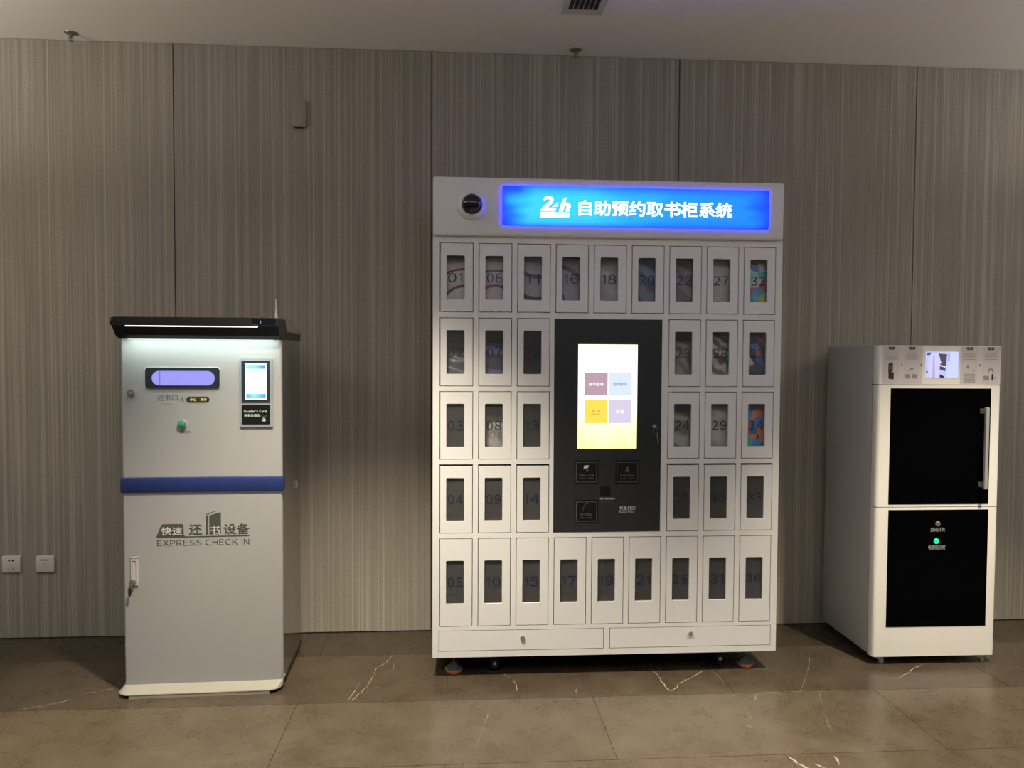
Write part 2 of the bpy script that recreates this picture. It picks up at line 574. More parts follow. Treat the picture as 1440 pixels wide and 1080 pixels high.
# ------------------------------------------------------------------ ceiling fittings
vent = thing('ceiling_vent', 'white slotted air vent in the ceiling above the locker', 'vent', (0.512, -0.72, ROOM_H))
b = MB()
b.plate([(-0.088, -0.245), (0.088, -0.245), (0.088, 0.245), (-0.088, 0.245)], [[(-0.062, -0.21), (0.062, -0.21), (0.062, 0.21), (-0.062, 0.21)]], 0, 0.008)
me = b.mesh('vent_frame')
for v in me.vertices:
    v.co = (v.co.x, v.co.z, -v.co.y)
me.flip_normals() if hasattr(me, 'flip_normals') else None
place('vent_frame', me, mat('vent_white', (0.60, 0.57, 0.53), 0.5), vent)
MB().box(-0.062, 0.062, -0.21, 0.21, -0.0015, -0.0005).build('vent_backing', mat('vent_dark', (0.03, 0.03, 0.035), 0.7), vent)
sl = MB().box(-0.0016, 0.0016, -0.21, 0.21, -0.007, -0.0016).mesh('vent_slat')
sl.materials.append(mat('vent_slat_grey', (0.30, 0.30, 0.31), 0.5))
for k in range(5):
    place('vent_slat', sl, None, vent, (-0.062 + 0.124 / 6 * (k + 1), 0, 0))

def sprinkler(x, y, label):
    t = thing('fire_sprinkler', label, 'sprinkler', (x, y, ROOM_H), 0, 'ceiling sprinklers along the wall')
    t.scale = (0.8, 0.8, 0.8)
    MB().lathe([(0, 0), (0.036, 0), (0.034, -0.005), (0.018, -0.012), (0.012, -0.013), (0, -0.013)], (0, 0, 0)).build('escutcheon', DKSTEEL, t, smooth=40)
    MB().lathe([(0.010, -0.012), (0.010, -0.024), (0.006, -0.026), (0, -0.026)], (0, 0, 0), n=12).build('sprinkler_body', DKSTEEL, t, smooth=40)
    fr = MB()
    for s in (-1, 1):
        fr.tube([(s * 0.008, 0, -0.022), (s * 0.015, 0, -0.032), (s * 0.003, 0, -0.044)], 0.002, 6)
    fr.build('sprinkler_arm', DKSTEEL, t, smooth=60)
    MB().cyl((0, 0, -0.033), (0, 0, 1), 0.0022, 0.016, 10).build('glass_bulb', mat('red_bulb', (0.35, 0.05, 0.03), 0.2), t)
    MB().cyl((0, 0, -0.046), (0, 0, 1), 0.013, 0.002, 16).build('deflector', DKSTEEL, t)
sprinkler(0.549, -0.075, 'small metal fire sprinkler on the ceiling above the lit locker sign')
sprinkler(-1.747, -0.085, 'small metal fire sprinkler on the ceiling near the left edge')

# ------------------------------------------------------------------ wall fittings
def plate_thing(name, label, x, z, wd, h):
    t = thing(name, label, 'socket', (x, -0.0, z))
    MB().box(-wd / 2, wd / 2, -0.010, 0.0005, -h / 2, h / 2, bev=0.003).build('face_plate', SOCKET, t, smooth=40)
    return t
t = plate_thing('wall_socket', 'square ivory power socket low on the wall, nearer the left edge', -2.090, 0.355, 0.083, 0.078)
for s in (-1, 1):
    MB().cyl((s * 0.008 + 0.0, -0.0102, 0.018), (0, 1, 0), 0.0045, 0.001, 12).build('socket_hole', DARKHOLE, t)
for a, s in ((0.0, -0.008), (-0.5, -0.021), (0.5, -0.021)):
    MB().box(-0.0012 + a * 0.018, 0.0012 + a * 0.018, -0.0106, -0.0098, s - 0.004, s + 0.004).build('socket_slot', DARKHOLE, t)
t = plate_thing('data_socket', 'square ivory data outlet plate low on the wall, nearer the check-in machine', -1.936, 0.354, 0.083, 0.078)
MB().box(-0.026, 0.018, -0.0108, -0.0098, 0.016, 0.024, bev=0.0004, seg=1).build('label_window', mat('grey_label', (0.36, 0.35, 0.33), 0.5), t)
MB().box(-0.010, 0.004, -0.0112, -0.0098, -0.004, 0.006, bev=0.0004, seg=1).build('shutter', mat('ivory_shutter', (0.56, 0.54, 0.49), 0.4), t)
t = thing('cover_box', 'small wall-coloured cover box high on the ribbed wall', 'box', (-0.751, 0, 2.478))
MB().box(-0.034, 0.034, -0.016, 0.0005, -0.061, 0.061, bev=0.003).build('cover', WALL, t, smooth=40)
MB().box(-0.020, 0.016, -0.015, -0.004, -0.067, -0.060).build('cable_knockout', DARKHOLE, t)

# ------------------------------------------------------------------ book locker
LK = thing('book_locker', 'tall white book locker of numbered windowed doors under a lit blue sign', 'locker', (-0.1046, -0.5741, 0))
LW, LZ0, LZ1, LD = 1.463, 0.0875, 1.833, 0.47
C0, CP, DW = 0.0280, 0.15873, 0.1375
ROWS = [(1.5230, 1.8055), (1.2180, 1.5005), (0.9155, 1.1980), (0.6085, 0.8960), (0.2175, 0.5875)]
colx = [C0 + k * CP for k in range(9)]
# outer casing
cb = MB()
cb.box(0, 0.006, 0.02, LD, LZ0, LZ1)
cb.box(LW - 0.006, LW, 0.02, LD, LZ0, LZ1)
cb.box(0, LW, 0.02, LD, LZ0, LZ0 + 0.006)
cb.box(0, LW, 0.02, LD, LZ1 - 0.006, LZ1)
cb.box(0, LW, LD - 0.006, LD, LZ0, LZ1)
cb.build('casing', WHITE, LK)
# front frame with openings
holes = []
for r, (z0, z1) in enumerate(ROWS):
    for c in range(9):
        if r in (1, 2, 3) and c in (3, 4, 5):
            continue
        holes.append(rect(colx[c], colx[c] + DW, z0, z1))
PX0, PX1, PZ0, PZ1 = 0.5005, 0.9535, 0.6090, 1.4985
holes.append(rect(PX0, PX1, PZ0, PZ1))
DRW = [(0.0255, 0.7190), (0.7425, 1.4395)]
for a, b_ in DRW:
    holes.append(rect(a, b_, 0.1135, 0.2010))
MB().plate(rect(0, LW, LZ0, LZ1), holes, 0.0, 0.02).build('front_frame', WHITE, LK)
# partitions
pb = MB()
for k in range(1, 9):
    xx = colx[k] - (CP - DW) / 2
    if k in (4, 5):
        pb.box(xx - .001, xx + .001, 0.02, LD - 0.006, 1.51, LZ1 - .006)
        pb.box(xx - .001, xx + .001, 0.02, LD - 0.006, 0.2075, 0.60)
    else:
        pb.box(xx - .001, xx + .001, 0.02, LD - 0.006, 0.2075, LZ1 - .006)
SH = [0.2075, 0.598, 0.906, 1.208, 1.512]
for i, z in enumerate(SH):
    pb.box(0.006, LW - .006, 0.02, LD - .006, z - .001, z + .001)
pb.box(PX0 - 0.02, PX1 + 0.02, 0.10, 0.102, 0.60, 1.51)
pb.build('partition', INNER, LK)

def door_mesh(h, wz0, wz1, name):
    g = 0.0030
    wx0 = 0.0275
    me = MB().plate(rect(g, DW - g, g, h - g), [rr(wx0, wx0 + 0.074, wz0, wz1, 0.005)], -0.0006, 0.010).mesh(name)
    me.materials.append(WHITE)
    pn = MB().plate(rect(wx0 - 0.004, wx0 + 0.078, wz0 - .004, wz1 + .004), [], 0.0066, 0.0082).mesh('window_pane')
    pn.materials.append(PANE)
    return me, pn
dA = door_mesh(0.2825, 0.0515, 0.2310, 'locker_door')
dB = door_mesh(0.3700, 0.0950, 0.2770, 'locker_door')
NUM = {}
cnt = 1
for c in range(9):
    for r in range(5):
        if r in (1, 2, 3) and c in (3, 4, 5):
            continue
        NUM[(r, c)] = '%02d' % cnt
        cnt += 1
for (r, c), s in NUM.items():
    z0, z1 = ROWS[r]
    me, pn = dA if r < 4 else dB
    d = place('locker_door', me, None, LK, (colx[c], 0, z0))
    place('window_pane', pn, None, d)
    zc = 0.141 if r < 4 else 0.186
    wd = 0.062
    spaced_text('door_number', s, 0.0645 - wd / 2 + (0.004 if s[0] == '1' else 0), 0.0645 + wd / 2 - (0.004 if s[1] == '1' else 0), zc - 0.020, zc + 0.020, 0.0062, NAVY, d, bold=0.0, gap=0.16)

# drawers
for a, b_ in DRW:
    d = MB().plate(rect(a + .0028, b_ - .0028, 0.1135 + .0028, 0.2010 - .0028), [], -0.0006, 0.016).build('drawer_front', WHITE, LK)
    kx = 0.3745 if a < 0.5 else 1.091
    kz = 0.166 if a < 0.5 else 0.171
    MB().cyl((kx, -0.004, kz), (0, 1, 0), 0.0095, 0.008, 20, bev=0.001).box(kx - .0012, kx + .0012, -0.0095, -0.008, kz - .006, kz + .006).build('drawer_lock', STEEL, d, smooth=40)

# header box with sign and camera dome
HD = MB().box(0.0, 1.4585, -0.020, LD, 1.8320, 2.0690, bev=0.010, seg=3).build('header', WHITE, LK, smooth=40)
HD['label'] = 'white header box overhanging the doors'
HY = -0.0200

def sign_mat():
    m, nt, b, L, N = nodes('backlit_blue_sign')
    tc = N('ShaderNodeTexCoord')
    sep = N('ShaderNodeSeparateXYZ')
    L(tc.outputs['Generated'], sep.inputs[0])
    rp = ramp(N, [(0.0, (0.0, 0.06, 1)), (0.035, (0.012, 0.34, 1)), (0.10, (0.038, 0.62, 1)), (0.30, (0.034, 0.62, 1)), (0.42, (0.022, 0.48, 1)), (0.60, (0.010, 0.31, 1)), (0.93, (0.006, 0.24, 1)), (1.0, (0.0, 0.05, 1))])
    nz = N('ShaderNodeTexNoise'); nz.inputs['Scale'].default_value = 9; nz.inputs['Detail'].default_value = 1
    mp = N('ShaderNodeMapping'); mp.inputs['Scale'].default_value = (0.5, 1, 2.2)
    L(tc.outputs['Object'], mp.inputs[0]); L(mp.outputs[0], nz.inputs['Vector'])
    ad = N('ShaderNodeMath'); ad.operation = 'MULTIPLY_ADD'; ad.inputs[1].default_value = 0.25; ad.inputs[2].default_value = -0.125
    L(nz.outputs['Fac'], ad.inputs[0])
    # noise fades out near the ends
    a1 = N('ShaderNodeMath'); a1.operation = 'ADD'; L(sep.outputs[0], a1.inputs[0]); L(ad.outputs[0], a1.inputs[1])
    mxn = N('ShaderNodeMath'); mxn.operation = 'MULTIPLY'
    e1 = ramp(N, [(0.0, (0, 0, 0)), (0.06, (1, 1, 1)), (0.92, (1, 1, 1)), (1.0, (0, 0, 0))]); L(sep.outputs[0], e1.inputs[0])
    L(ad.outputs[0], mxn.inputs[0]); L(e1.outputs[0], mxn.inputs[1])
    a2 = N('ShaderNodeMath'); a2.operation = 'ADD'; L(sep.outputs[0], a2.inputs[0]); L(mxn.outputs[0], a2.inputs[1])
    L(a2.outputs[0], rp.inputs[0])
    vr = ramp(N, [(0.0, (0.40, 0.40, 1)), (0.10, (0.85, 0.85, 1)), (0.28, (1, 1, 1)), (0.74, (1, 1, 1)), (0.88, (0.75, 0.75, 1)), (1.0, (0.30, 0.30, 1))])
    L(sep.outputs[2], vr.inputs[0])
    mu = N('ShaderNodeMix'); mu.data_type = 'RGBA'; mu.blend_type = 'MULTIPLY'; mu.inputs[0].default_value = 1
    L(rp.outputs[0], mu.inputs[6]); L(vr.outputs[0], mu.inputs[7])
    bl = N('ShaderNodeMix'); bl.data_type = 'RGBA'; bl.blend_type = 'MULTIPLY'; bl.inputs[0].default_value = 1
    L(mu.outputs[2], bl.inputs[6]); bl.inputs[7].default_value = (1.0, 1.0, 16.0, 1)
    b.inputs['Base Color'].default_value = (0.01, 0.02, 0.08, 1)
    L(bl.outputs[2], b.inputs['Emission Color'])
    b.inputs['Emission Strength'].default_value = 1.15
    return m
SIGN = sign_mat()
WGLOW = emis('white_sign_lettering', (1.0, 1.0, 1.0), 2.2)
SG = MB().plate(rr(0.2812, 1.3908, 1.8770, 2.0345, 0.006), [], HY - 0.006, HY + 0.001).build('sign_panel', SIGN, HD, label='backlit blue sign panel with white lettering')
ys = HY - 0.006
text('sign_text', '自助预约取书柜系统', 0.5933, 1.2353, 1.9195, 1.9825, ys, WGLOW, HD, bold=0.022)
# 24h mark: slanted 2, small 4, h on a double bar
def poly_part(name, polys, y, m, parent, th=0.0006):
    b = MB()
    for p in polys:
        b.plate(p, [], y - th, y)
    return b.build(name, m, parent)
lx, lz = 0.4367, 1.9100
def LG(px, pz):   # pixel frame of the logo crop -> metres
    return (lx + (px - 158) / 332 * 0.1240, lz + (375 - pz) / 252 * 0.0870)
two = [LG(*p) for p in ((188, 168), (205, 138), (240, 126), (275, 130), (298, 150), (300, 180), (285, 210), (250, 245), (238, 262), (330, 262), (322, 303), (160, 303), (168, 275), (195, 238), (240, 205), (262, 182), (258, 165), (240, 158), (215, 168), (205, 175))]
four = [LG(*p) for p in ((352, 192), (345, 245), (285, 248))]
hh = [LG(*p) for p in ((443, 138), (432, 180), (425, 200), (455, 198), (482, 212), (490, 238), (476, 304), (432, 304), (446, 245), (438, 234), (422, 240), (405, 304), (360, 304), (380, 228), (402, 165))]
bar1 = [LG(*p) for p in ((160, 316), (472, 316), (472, 374), (160, 374))]
poly_part('hours_mark', [two, four, hh, bar1], ys, WGLOW, HD)

# dome camera
MB().lathe([(0.062, 0.0), (0.060, 0.008), (0.050, 0.016), (0.044, 0.020), (0.040, 0.018), (0.040, 0.0)], (0.1571, HY, 1.9540), axis=(0, -1, 0), n=40).build('camera_ring', WHITE, HD, smooth=50, label='white ring around the camera dome')
MB().lathe([(0.040 * math.cos(a), 0.012 + 0.034 * math.sin(a)) for a in [i * PI / 2 / 8 for i in range(9)]], (0.1571, HY, 1.9580), axis=(0, -1, 0), n=36).build('camera_dome', mat('smoked_dome', (0.006, 0.006, 0.012), 0.05, spec=0.6), HD, smooth=70, label='dark glossy camera dome')
for sx, sz in ((0.1642, 2.0075), (0.1115, 1.9400), (0.1975, 1.9265)):
    MB().cyl((sx, HY - 0.001 - (0.006 if sz < 2 else 0), sz), (0, 1, 0), 0.0028, 0.004, 10).build('screw', DARKHOLE, HD)

# central console
CN = MB().plate(rect(PX0 + .0008, PX1 - .0008, PZ0 + .0008, PZ1 - .0008), [], -0.0015, 0.020).build('console_panel', CONSOLE, LK, label='black central console with touchscreen and readers')
cy = -0.0015

def screen_mat():
    m, nt, b, L, N = nodes('lit_touchscreen')
    tc = N('ShaderNodeTexCoord')
    sep = N('ShaderNodeSeparateXYZ'); L(tc.outputs['Generated'], sep.inputs[0])
    nz = N('ShaderNodeTexNoise'); nz.inputs['Scale'].default_value = 6; nz.inputs['Detail'].default_value = 1
    L(tc.outputs['Object'], nz.inputs['Vector'])
    v = ramp(N, [(0.0, (0.95, 0.93, 0.36)), (0.22, (1.0, 1.0, 0.62)), (0.38, (1, 1, 0.95)), (0.8, (1, 1, 0.97)), (1.0, (1.0, 1.0, 0.80))])
    a = N('ShaderNodeMath'); a.operation = 'MULTIPLY_ADD'; a.inputs[1].default_value = 0.30; a.inputs[2].default_value = -0.15
    L(nz.outputs['Fac'], a.inputs[0])
    ad = N('ShaderNodeMath'); ad.operation = 'ADD'; L(sep.outputs[2], ad.inputs[0]); L(a.outputs[0], ad.inputs[1])
    L(ad.outputs[0], v.inputs[0])
    b.inputs['Base Color'].default_value = (0.02, 0.02, 0.02, 1)
    L(v.outputs[0], b.inputs['Emission Color'])
    b.inputs['Emission Strength'].default_value = 1.35
    return m
MB().plate(rect(0.6005, 0.8490, 0.9600, 1.3940), [], cy - 0.004, cy + 0.0005).build('touchscreen', screen_mat(), CN, label='lit yellow and white touchscreen')
sy = cy - 0.004
BT = [(0.6275, 0.724, 1.182, 1.2765, 'mauve_button', srgb(190, 160, 178), '刷卡取书', emis('button_white_text', (1, 1, 1), 1.2)),
      (0.7275, 0.8245, 1.1822, 1.2769, 'pale_blue_button', srgb(222, 236, 252), '我的账号', emis('button_lilac_text', srgb(150, 155, 190), 1.0)),
      (0.6285, 0.7236, 1.0661, 1.1641, 'yellow_button', srgb(252, 228, 92), '补 书', emis('button_brown_text', srgb(205, 150, 50), 1.0)),
      (0.7286, 0.8243, 1.0661, 1.1642, 'lavender_button', srgb(221, 211, 235), '设 置', emis('button_white_text', (1, 1, 1), 1.2))]
for x0, x1, z0, z1, nm, colr, s, tm in BT:
    poly_part('screen_button', [rr(x0, x1, z0, z1, 0.006)], sy, emis(nm, colr, 1.0), CN)
    hw = 0.030 if len(s) == 4 else 0.0165
    cx, cz = (x0 + x1) / 2, (z0 + z1) / 2 - 0.001 + (0.002 if nm == 'yellow_button' else 0)
    text('button_text', s, cx - hw, cx + hw, cz - 0.0065, cz + 0.0075, sy - 0.0006, tm, CN, bold=0.02)
    if nm == 'yellow_button':
        poly_part('button_line', [rect(cx - 0.022, cx + 0.020, cz - 0.0125, cz - 0.0105)], sy - 0.0006, tm, CN)

# readers: recessed black squares with a thin grey outline
def reader(x0, x1, z0, z1, s, kind):
    MB().plate(rect(x0 - .006, x1 + .006, z0 - .006, z1 + .008), [], cy - 0.0006, cy).build('reader_window', READER, CN)
    yy = cy - 0.0006
    MB().plate(rr(x0, x1, z0, z1, .004), [rr(x0 + .0017, x1 - .0017, z0 + .0017, z1 - .0017, .003)], yy - .0005, yy).build('reader_outline', OUTLINE, CN)
    cx = (x0 + x1) / 2
    hw = 0.0062 * len(s)
    text('reader_text', s, cx - hw, cx + hw, z0 + 0.0235, z0 + 0.0350, yy, DIMTXT, CN, bold=0.012)
    poly_part('reader_line', [rect(cx - hw, cx - 0.004, z0 + 0.0165, z0 + 0.0182), rect(cx + 0.004, cx + hw, z0 + 0.0165, z0 + 0.0182)], yy, DIMTXT, CN)
    if kind == 'card':
        poly_part('card_icon', [[(cx - .012, z0 + .0575), (cx + .007, z0 + .0605), (cx + .009, z0 + .0715), (cx - .010, z0 + .0695)]], yy, WHTXT, CN)
        poly_part('hand_icon', [[(cx + .000, z0 + .046), (cx + .006, z0 + .044), (cx + .010, z0 + .050), (cx + .004, z0 + .053), (cx - .003, z0 + .052)]], yy, OUTLINE, CN)
    elif kind == 'hand':
        poly_part('hand_icon', [[(cx - .010, z0 + .044), (cx + .004, z0 + .042), (cx + .012, z0 + .050), (cx + .002, z0 + .056), (cx + .006, z0 + .064), (cx - .001, z0 + .066)]], yy, DIMTXT, CN)
    else:
        pts = [(cx - .014 + .006 * (k / 6) ** 2, z0 + .042 + .028 * k / 6) for k in range(7)]
        MB().tube([(p[0], yy, p[1]) for p in pts] + [(cx - .002, yy, z0 + .075), (cx + .008, yy, z0 + .073)], 0.0012, 6).build('scanner_icon', DIMTXT, CN)
reader(0.5948, 0.6824, 0.8188, 0.9027, '校园一卡通', 'card')
reader(0.7673, 0.8557, 0.8177, 0.9020, '身份证感应', 'hand')
reader(0.5962, 0.6839, 0.6540, 0.7371, '图书感应', 'scan')
MB().plate(rect(0.6976, 0.7401, 0.7615, 0.8037), [], cy - .0005, cy).build('scan_window', READER, CN)
text('console_text', '请将二维码对准扫描', 0.6965, 0.7590, 0.7455, 0.7535, cy, WHTXT, CN, bold=0.008)
text('console_text', 'Barcode Scan', 0.7020, 0.7530, 0.7335, 0.7405, cy, DIMTXT, CN)
text('console_text', '凭条打印', 0.7797, 0.8465, 0.6995, 0.7165, cy, WHTXT, CN, bold=0.005)
text('console_text', 'Receipt Printer', 0.7797, 0.8440, 0.6885, 0.6955, cy, WHTXT, CN)
kl = MB().cyl((0.924, cy - .003, 1.053), (0, 1, 0), 0.0085, 0.006, 20, bev=.001).build('console_lock', STEEL, CN, smooth=40)
KY = thing('key_bunch', 'small steel key hanging from the lock of the black console', 'key', (-0.1046 + 0.928, -0.5741 - 0.008, 1.044))
ring = [(0.010 * math.cos(a), 0.0, -0.008 + 0.013 * math.sin(a)) for a in [k * 2 * PI / 20 for k in range(21)]]
MB().tube(ring, 0.0011, 6).build('key_ring', DKSTEEL, KY, smooth=60)
MB().plate([(0.004, -0.020), (0.010, -0.021), (0.0135, -0.060), (0.011, -0.068), (0.0085, -0.062)], [], -0.001, 0.001).build('key_blade', DKSTEEL, KY)

# feet and castors
MB().box(0.13, LW - 0.13, 0.13, LD - 0.02, 0.047, LZ0 + 0.0005).box(0.01, LW - 0.01, 0.03, LD - 0.01, LZ0 - 0.004, LZ0 + 0.0005).build('added_shade_pan', BLACKM, LK)  # black pan and sheet added under the locker to deepen its shade
def foot(x, y):
    f = MB().lathe([(0.0, 0.090), (0.0045, 0.090), (0.0045, 0.052), (0.009, 0.050), (0.010, 0.040), (0.034, 0.022), (0.036, 0.015), (0.0, 0.014)], (x, y, 0)).build('levelling_foot', FOOTG, LK, smooth=35)
    MB().lathe([(0, 0.016), (0.036, 0.016), (0.035, 0.008), (0.026, 0.0002), (0, 0.0002)], (x, y, 0)).build('rubber_pad', ORANGE, f, smooth=40, label='orange rubber foot pad')
    MB().lathe([(0.0, 0.024), (0.030, 0.024), (0.037, 0.020), (0.037, 0.016), (0, 0.0155)], (x, y, 0)).build('steel_washer', STEEL, f, smooth=35)
for fx in (0.089, 1.352):
    for fy in (0.062, 0.40):
        foot(fx, fy)
def castor(x, y):
    c_ = MB().cyl((x, y, 0.0375), (1, 0, 0.0), 0.037, 0.028, 28, bev=0.004).build('castor', RUBBER, LK, smooth=40)
    MB().box(x - .020, x + .020, y - .028, y + .03, 0.0765, 0.0878).box(x - .021, x - .0175, y - .016, y + .016, 0.03, 0.08).box(x + .0175, x + .021, y - .016, y + .016, 0.03, 0.08).build('castor_fork', BLACKM, c_)
    MB().cyl((x, y - 0.0375, 0.040), (0, 1, 0), 0.0065, 0.004, 14, bev=.001).build('castor_bolt', STEEL, c_, smooth=40)
for cx_ in (0.262, 1.238):
    for cyy in (0.085, 0.39):
        castor(cx_, cyy)

# ------------------------------------------------------------------ bags and books behind the windows
def bag_mat(name, base, line, scale=7.0, kind='wave', seed=0.0, dist=3.0, thr=0.93, ctr=None):
    if name in MATS:
        return MATS[name]
    up_ = lambda c: tuple(min(0.9, v * 1.75 + 0.02) for v in c)
    base = up_(base) if base else None
    line = [up_(c) for c in line] if kind == 'cells' else up_(line)
    m, nt, b, L, N = nodes(name)
    tc = N('ShaderNodeTexCoord')
    mp = N('ShaderNodeMapping'); mp.inputs['Location'].default_value = (seed, seed * 2, seed * 3) if ctr is None else (-ctr[0], 0, -ctr[1])
    L(tc.outputs['Object'], mp.inputs[0])
    if kind == 'wave':
        wv = N('ShaderNodeTexWave'); wv.wave_type = 'RINGS'; wv.rings_direction = 'Y'; wv.inputs['Scale'].default_value = scale
        wv.inputs['Distortion'].default_value = dist; wv.inputs['Detail'].default_value = 1
        L(mp.outputs[0], wv.inputs['Vector'])
        rp = ramp(N, [(0.0, base), (thr, base), (min(1, thr + .05), line), (1.0, line)])
        L(wv.outputs['Fac'], rp.inputs[0])
    elif kind == 'stripe':
        wv = N('ShaderNodeTexWave'); wv.bands_direction = 'DIAGONAL'; wv.inputs['Scale'].default_value = scale
        wv.inputs['Distortion'].default_value = dist
        L(mp.outputs[0], wv.inputs['Vector'])
        rp = ramp(N, [(0.3, base), (0.8, line)])
        L(wv.outputs['Fac'], rp.inputs[0])
    else:
        vo = N('ShaderNodeTexVoronoi'); vo.inputs['Scale'].default_value = scale
        L(mp.outputs[0], vo.inputs['Vector'])
        sp = N('ShaderNodeSeparateColor'); L(vo.outputs['Color'], sp.inputs[0])
        rp = ramp(N, [(i / len(line), c) for i, c in enumerate(line)], 'CONSTANT')
        L(sp.outputs[0], rp.inputs[0])
    L(rp.outputs[0], b.inputs['Base Color'])
    b.inputs['Roughness'].default_value = 0.35
    return m

def bag(r, c, m, label, wdt=0.118, hgt=0.20, dep=0.20, seed=0, crumple=0.010, group='book bags behind the locker windows'):
    """a soft plastic bag with a gathered top standing in its compartment"""
    zb = SH[4 - r] + 0.0015
    x0 = LK.location.x + colx[c] + DW / 2
    y0 = LK.location.y + 0.0207 + dep / 2
    t = bmesh.new()
    nz, na = 12, 28
    rings = []
    for i in range(nz + 1):
        f = i / nz
        taper = 1.0 - 0.45 * max(0, (f - 0.72) / 0.28) ** 1.5
        ring = []
        for k in range(na):
            a = 2 * PI * k / na
            ca, sa = math.cos(a), math.sin(a)
            e = 0.42
            px = math.copysign(abs(ca) ** e, ca) * wdt / 2 * (1 - 0.12 * (1 - taper))
            py = math.copysign(abs(sa) ** e, sa) * dep / 2 * taper
            p = Vector((px, py, f * hgt))
            q = mnoise.noise(Vector((px * 26 + seed * 9.1, py * 26, f * hgt * 22)))
            nrm = Vector((ca, sa, 0))
            p -= nrm * crumple * (0.6 + q * 0.9) * (0.25 + min(1, f * 4))
            p.z += 0 if i == 0 else q * 0.006
            ring.append(t.verts.new(p))
        rings.append(ring)
    for a_, b__ in zip(rings, rings[1:]):
        for k in range(na):
            t.faces.new((a_[k], a_[(k + 1) % na], b__[(k + 1) % na], b__[k]))
    t.faces.new(rings[0][::-1])
    t.faces.new(rings[-1])
    bmesh.ops.recalc_face_normals(t, faces=t.faces)
    me = bpy.data.meshes.new('plastic_bag')
    t.to_mesh(me); t.free()
    o = place('plastic_bag', me, m, None, (x0, y0, zb), smooth=60)
    tag(o, label, 'bag', group)
    return o

PALE = (0.42, 0.43, 0.45)
bag(0, 0, bag_mat('bag_01', PALE, (0.13, 0.03, 0.05), 4.6, 'wave', 0.3, 0.9, 0.92, (0.035, 0.015)), 'pale grey bag with dark red curved lines behind the window numbered 01', hgt=0.235, seed=1, crumple=.006)
bag(0, 1, bag_mat('bag_06', (0.38, 0.36, 0.42), (0.15, 0.02, 0.05), 5.2, 'wave', 1.3, 1.2, 0.90, (0.005, 0.03)), 'lilac grey bag with red and dark arcs behind the window numbered 06', hgt=0.25, seed=2, crumple=.006)
bag(0, 2, bag_mat('bag_11', (0.28, 0.29, 0.34), (0.06, 0.02, 0.06), 3.6, 'wave', 2.1, 1.0, 0.90, (0.02, 0.29)), 'bluish grey bag with one dark sweep behind the window numbered 11', hgt=0.24, seed=3, crumple=.006)
bag(0, 3, bag_mat('bag_16', (0.24, 0.25, 0.31), (0.10, 0.05, 0.09), 3.2, 'wave', 3.7, 2.0, 0.90, (-0.07, 0.06)), 'dim blue grey bag behind the window numbered 16', hgt=0.24, seed=4)
bag(0, 4, bag_mat('bag_18', (0.36, 0.36, 0.38), (0.27, 0.27, 0.30), 4, 'stripe', 0.7), 'plain light grey bag behind the window numbered 18', hgt=0.24, seed=5)
bag(0, 5, bag_mat('bag_20', (0.05, 0.08, 0.16), (0.14, 0.18, 0.28), 6, 'stripe', 0.2, 6), 'dark blue bag with pale folds behind the window numbered 20', hgt=0.24, seed=6)
bag(0, 6, bag_mat('bag_22', (0.12, 0.09, 0.13), (0.20, 0.14, 0.18), 7, 'stripe', 0.9, 3), 'dull purple bag behind the window numbered 22', hgt=0.24, seed=7)
bag(0, 7, bag_mat('bag_27', (0.26, 0.26, 0.26), (0.48, 0.48, 0.46), 52, 'stripe', 0.5, 4), 'grey bag of fine pale stripes behind the window numbered 27', hgt=0.24, seed=8)
bag(0, 8, bag_mat('bag_32', None, [(0.25, 0.50, 0.52), (0.40, 0.48, 0.08), (0.08, 0.20, 0.48), (0.42, 0.12, 0.09), (0.08, 0.36, 0.38), (0.46, 0.54, 0.54), (0.10, 0.24, 0.42)], 27, 'cells', 0.4), 'bright green, blue and red bag behind the window numbered 32', hgt=0.25, seed=9, crumple=.007)
bag(1, 0, bag_mat('bag_02', (0.05, 0.06, 0.075), (0.16, 0.17, 0.19), 5, 'wave', 0.5, 5, .9), 'dark slate bag with a pale sheen behind the window numbered 02', hgt=0.15, seed=10)  # plastic sheen drawn as pale rings in the bag colour
bag(1, 1, bag_mat('bag_07', (0.05, 0.055, 0.09), (0.12, 0.13, 0.30), 4, 'wave', 1.9, 4, .85), 'dark bag with a blue sheen behind the window numbered 07', hgt=0.19, seed=11)  # sheen of the plastic is put into the bag colour
bag(1, 6, bag_mat('bag_23', (0.13, 0.12, 0.12), (0.24, 0.23, 0.23), 8, 'stripe', 1.1, 6), 'dim brown grey bag behind the window numbered 23', hgt=0.20, seed=12, crumple=.013)
bag(1, 7, bag_mat('bag_28', (0.10, 0.11, 0.10), (0.42, 0.43, 0.41), 9, 'stripe', 1.4, 9), 'crumpled dark and pale grey bag behind the window numbered 28', hgt=0.23, seed=13, crumple=.015)
bag(1, 8, bag_mat('bag_33', None, [(0.02, 0.025, 0.06), (0.03, 0.04, 0.09), (0.05, 0.14, 0.34), (0.42, 0.50, 0.60), (0.03, 0.04, 0.10), (0.40, 0.10, 0.08)], 24, 'cells', 1.4), 'navy bag with white and blue patches behind the window numbered 33', hgt=0.24, seed=14, crumple=.008)
bag(2, 1, bag_mat('bag_08', (0.12, 0.12, 0.115), (0.2, 0.2, 0.19), 4, 'stripe', 0.8, 3), 'plain dim grey bag behind the window numbered 08', hgt=0.18, seed=15)
bag(2, 6, bag_mat('bag_24', (0.14, 0.14, 0.13), (0.30, 0.30, 0.27), 6, 'stripe', 2.4, 6), 'grey bag with loose folds behind the window numbered 24', hgt=0.20, seed=16, crumple=.013)
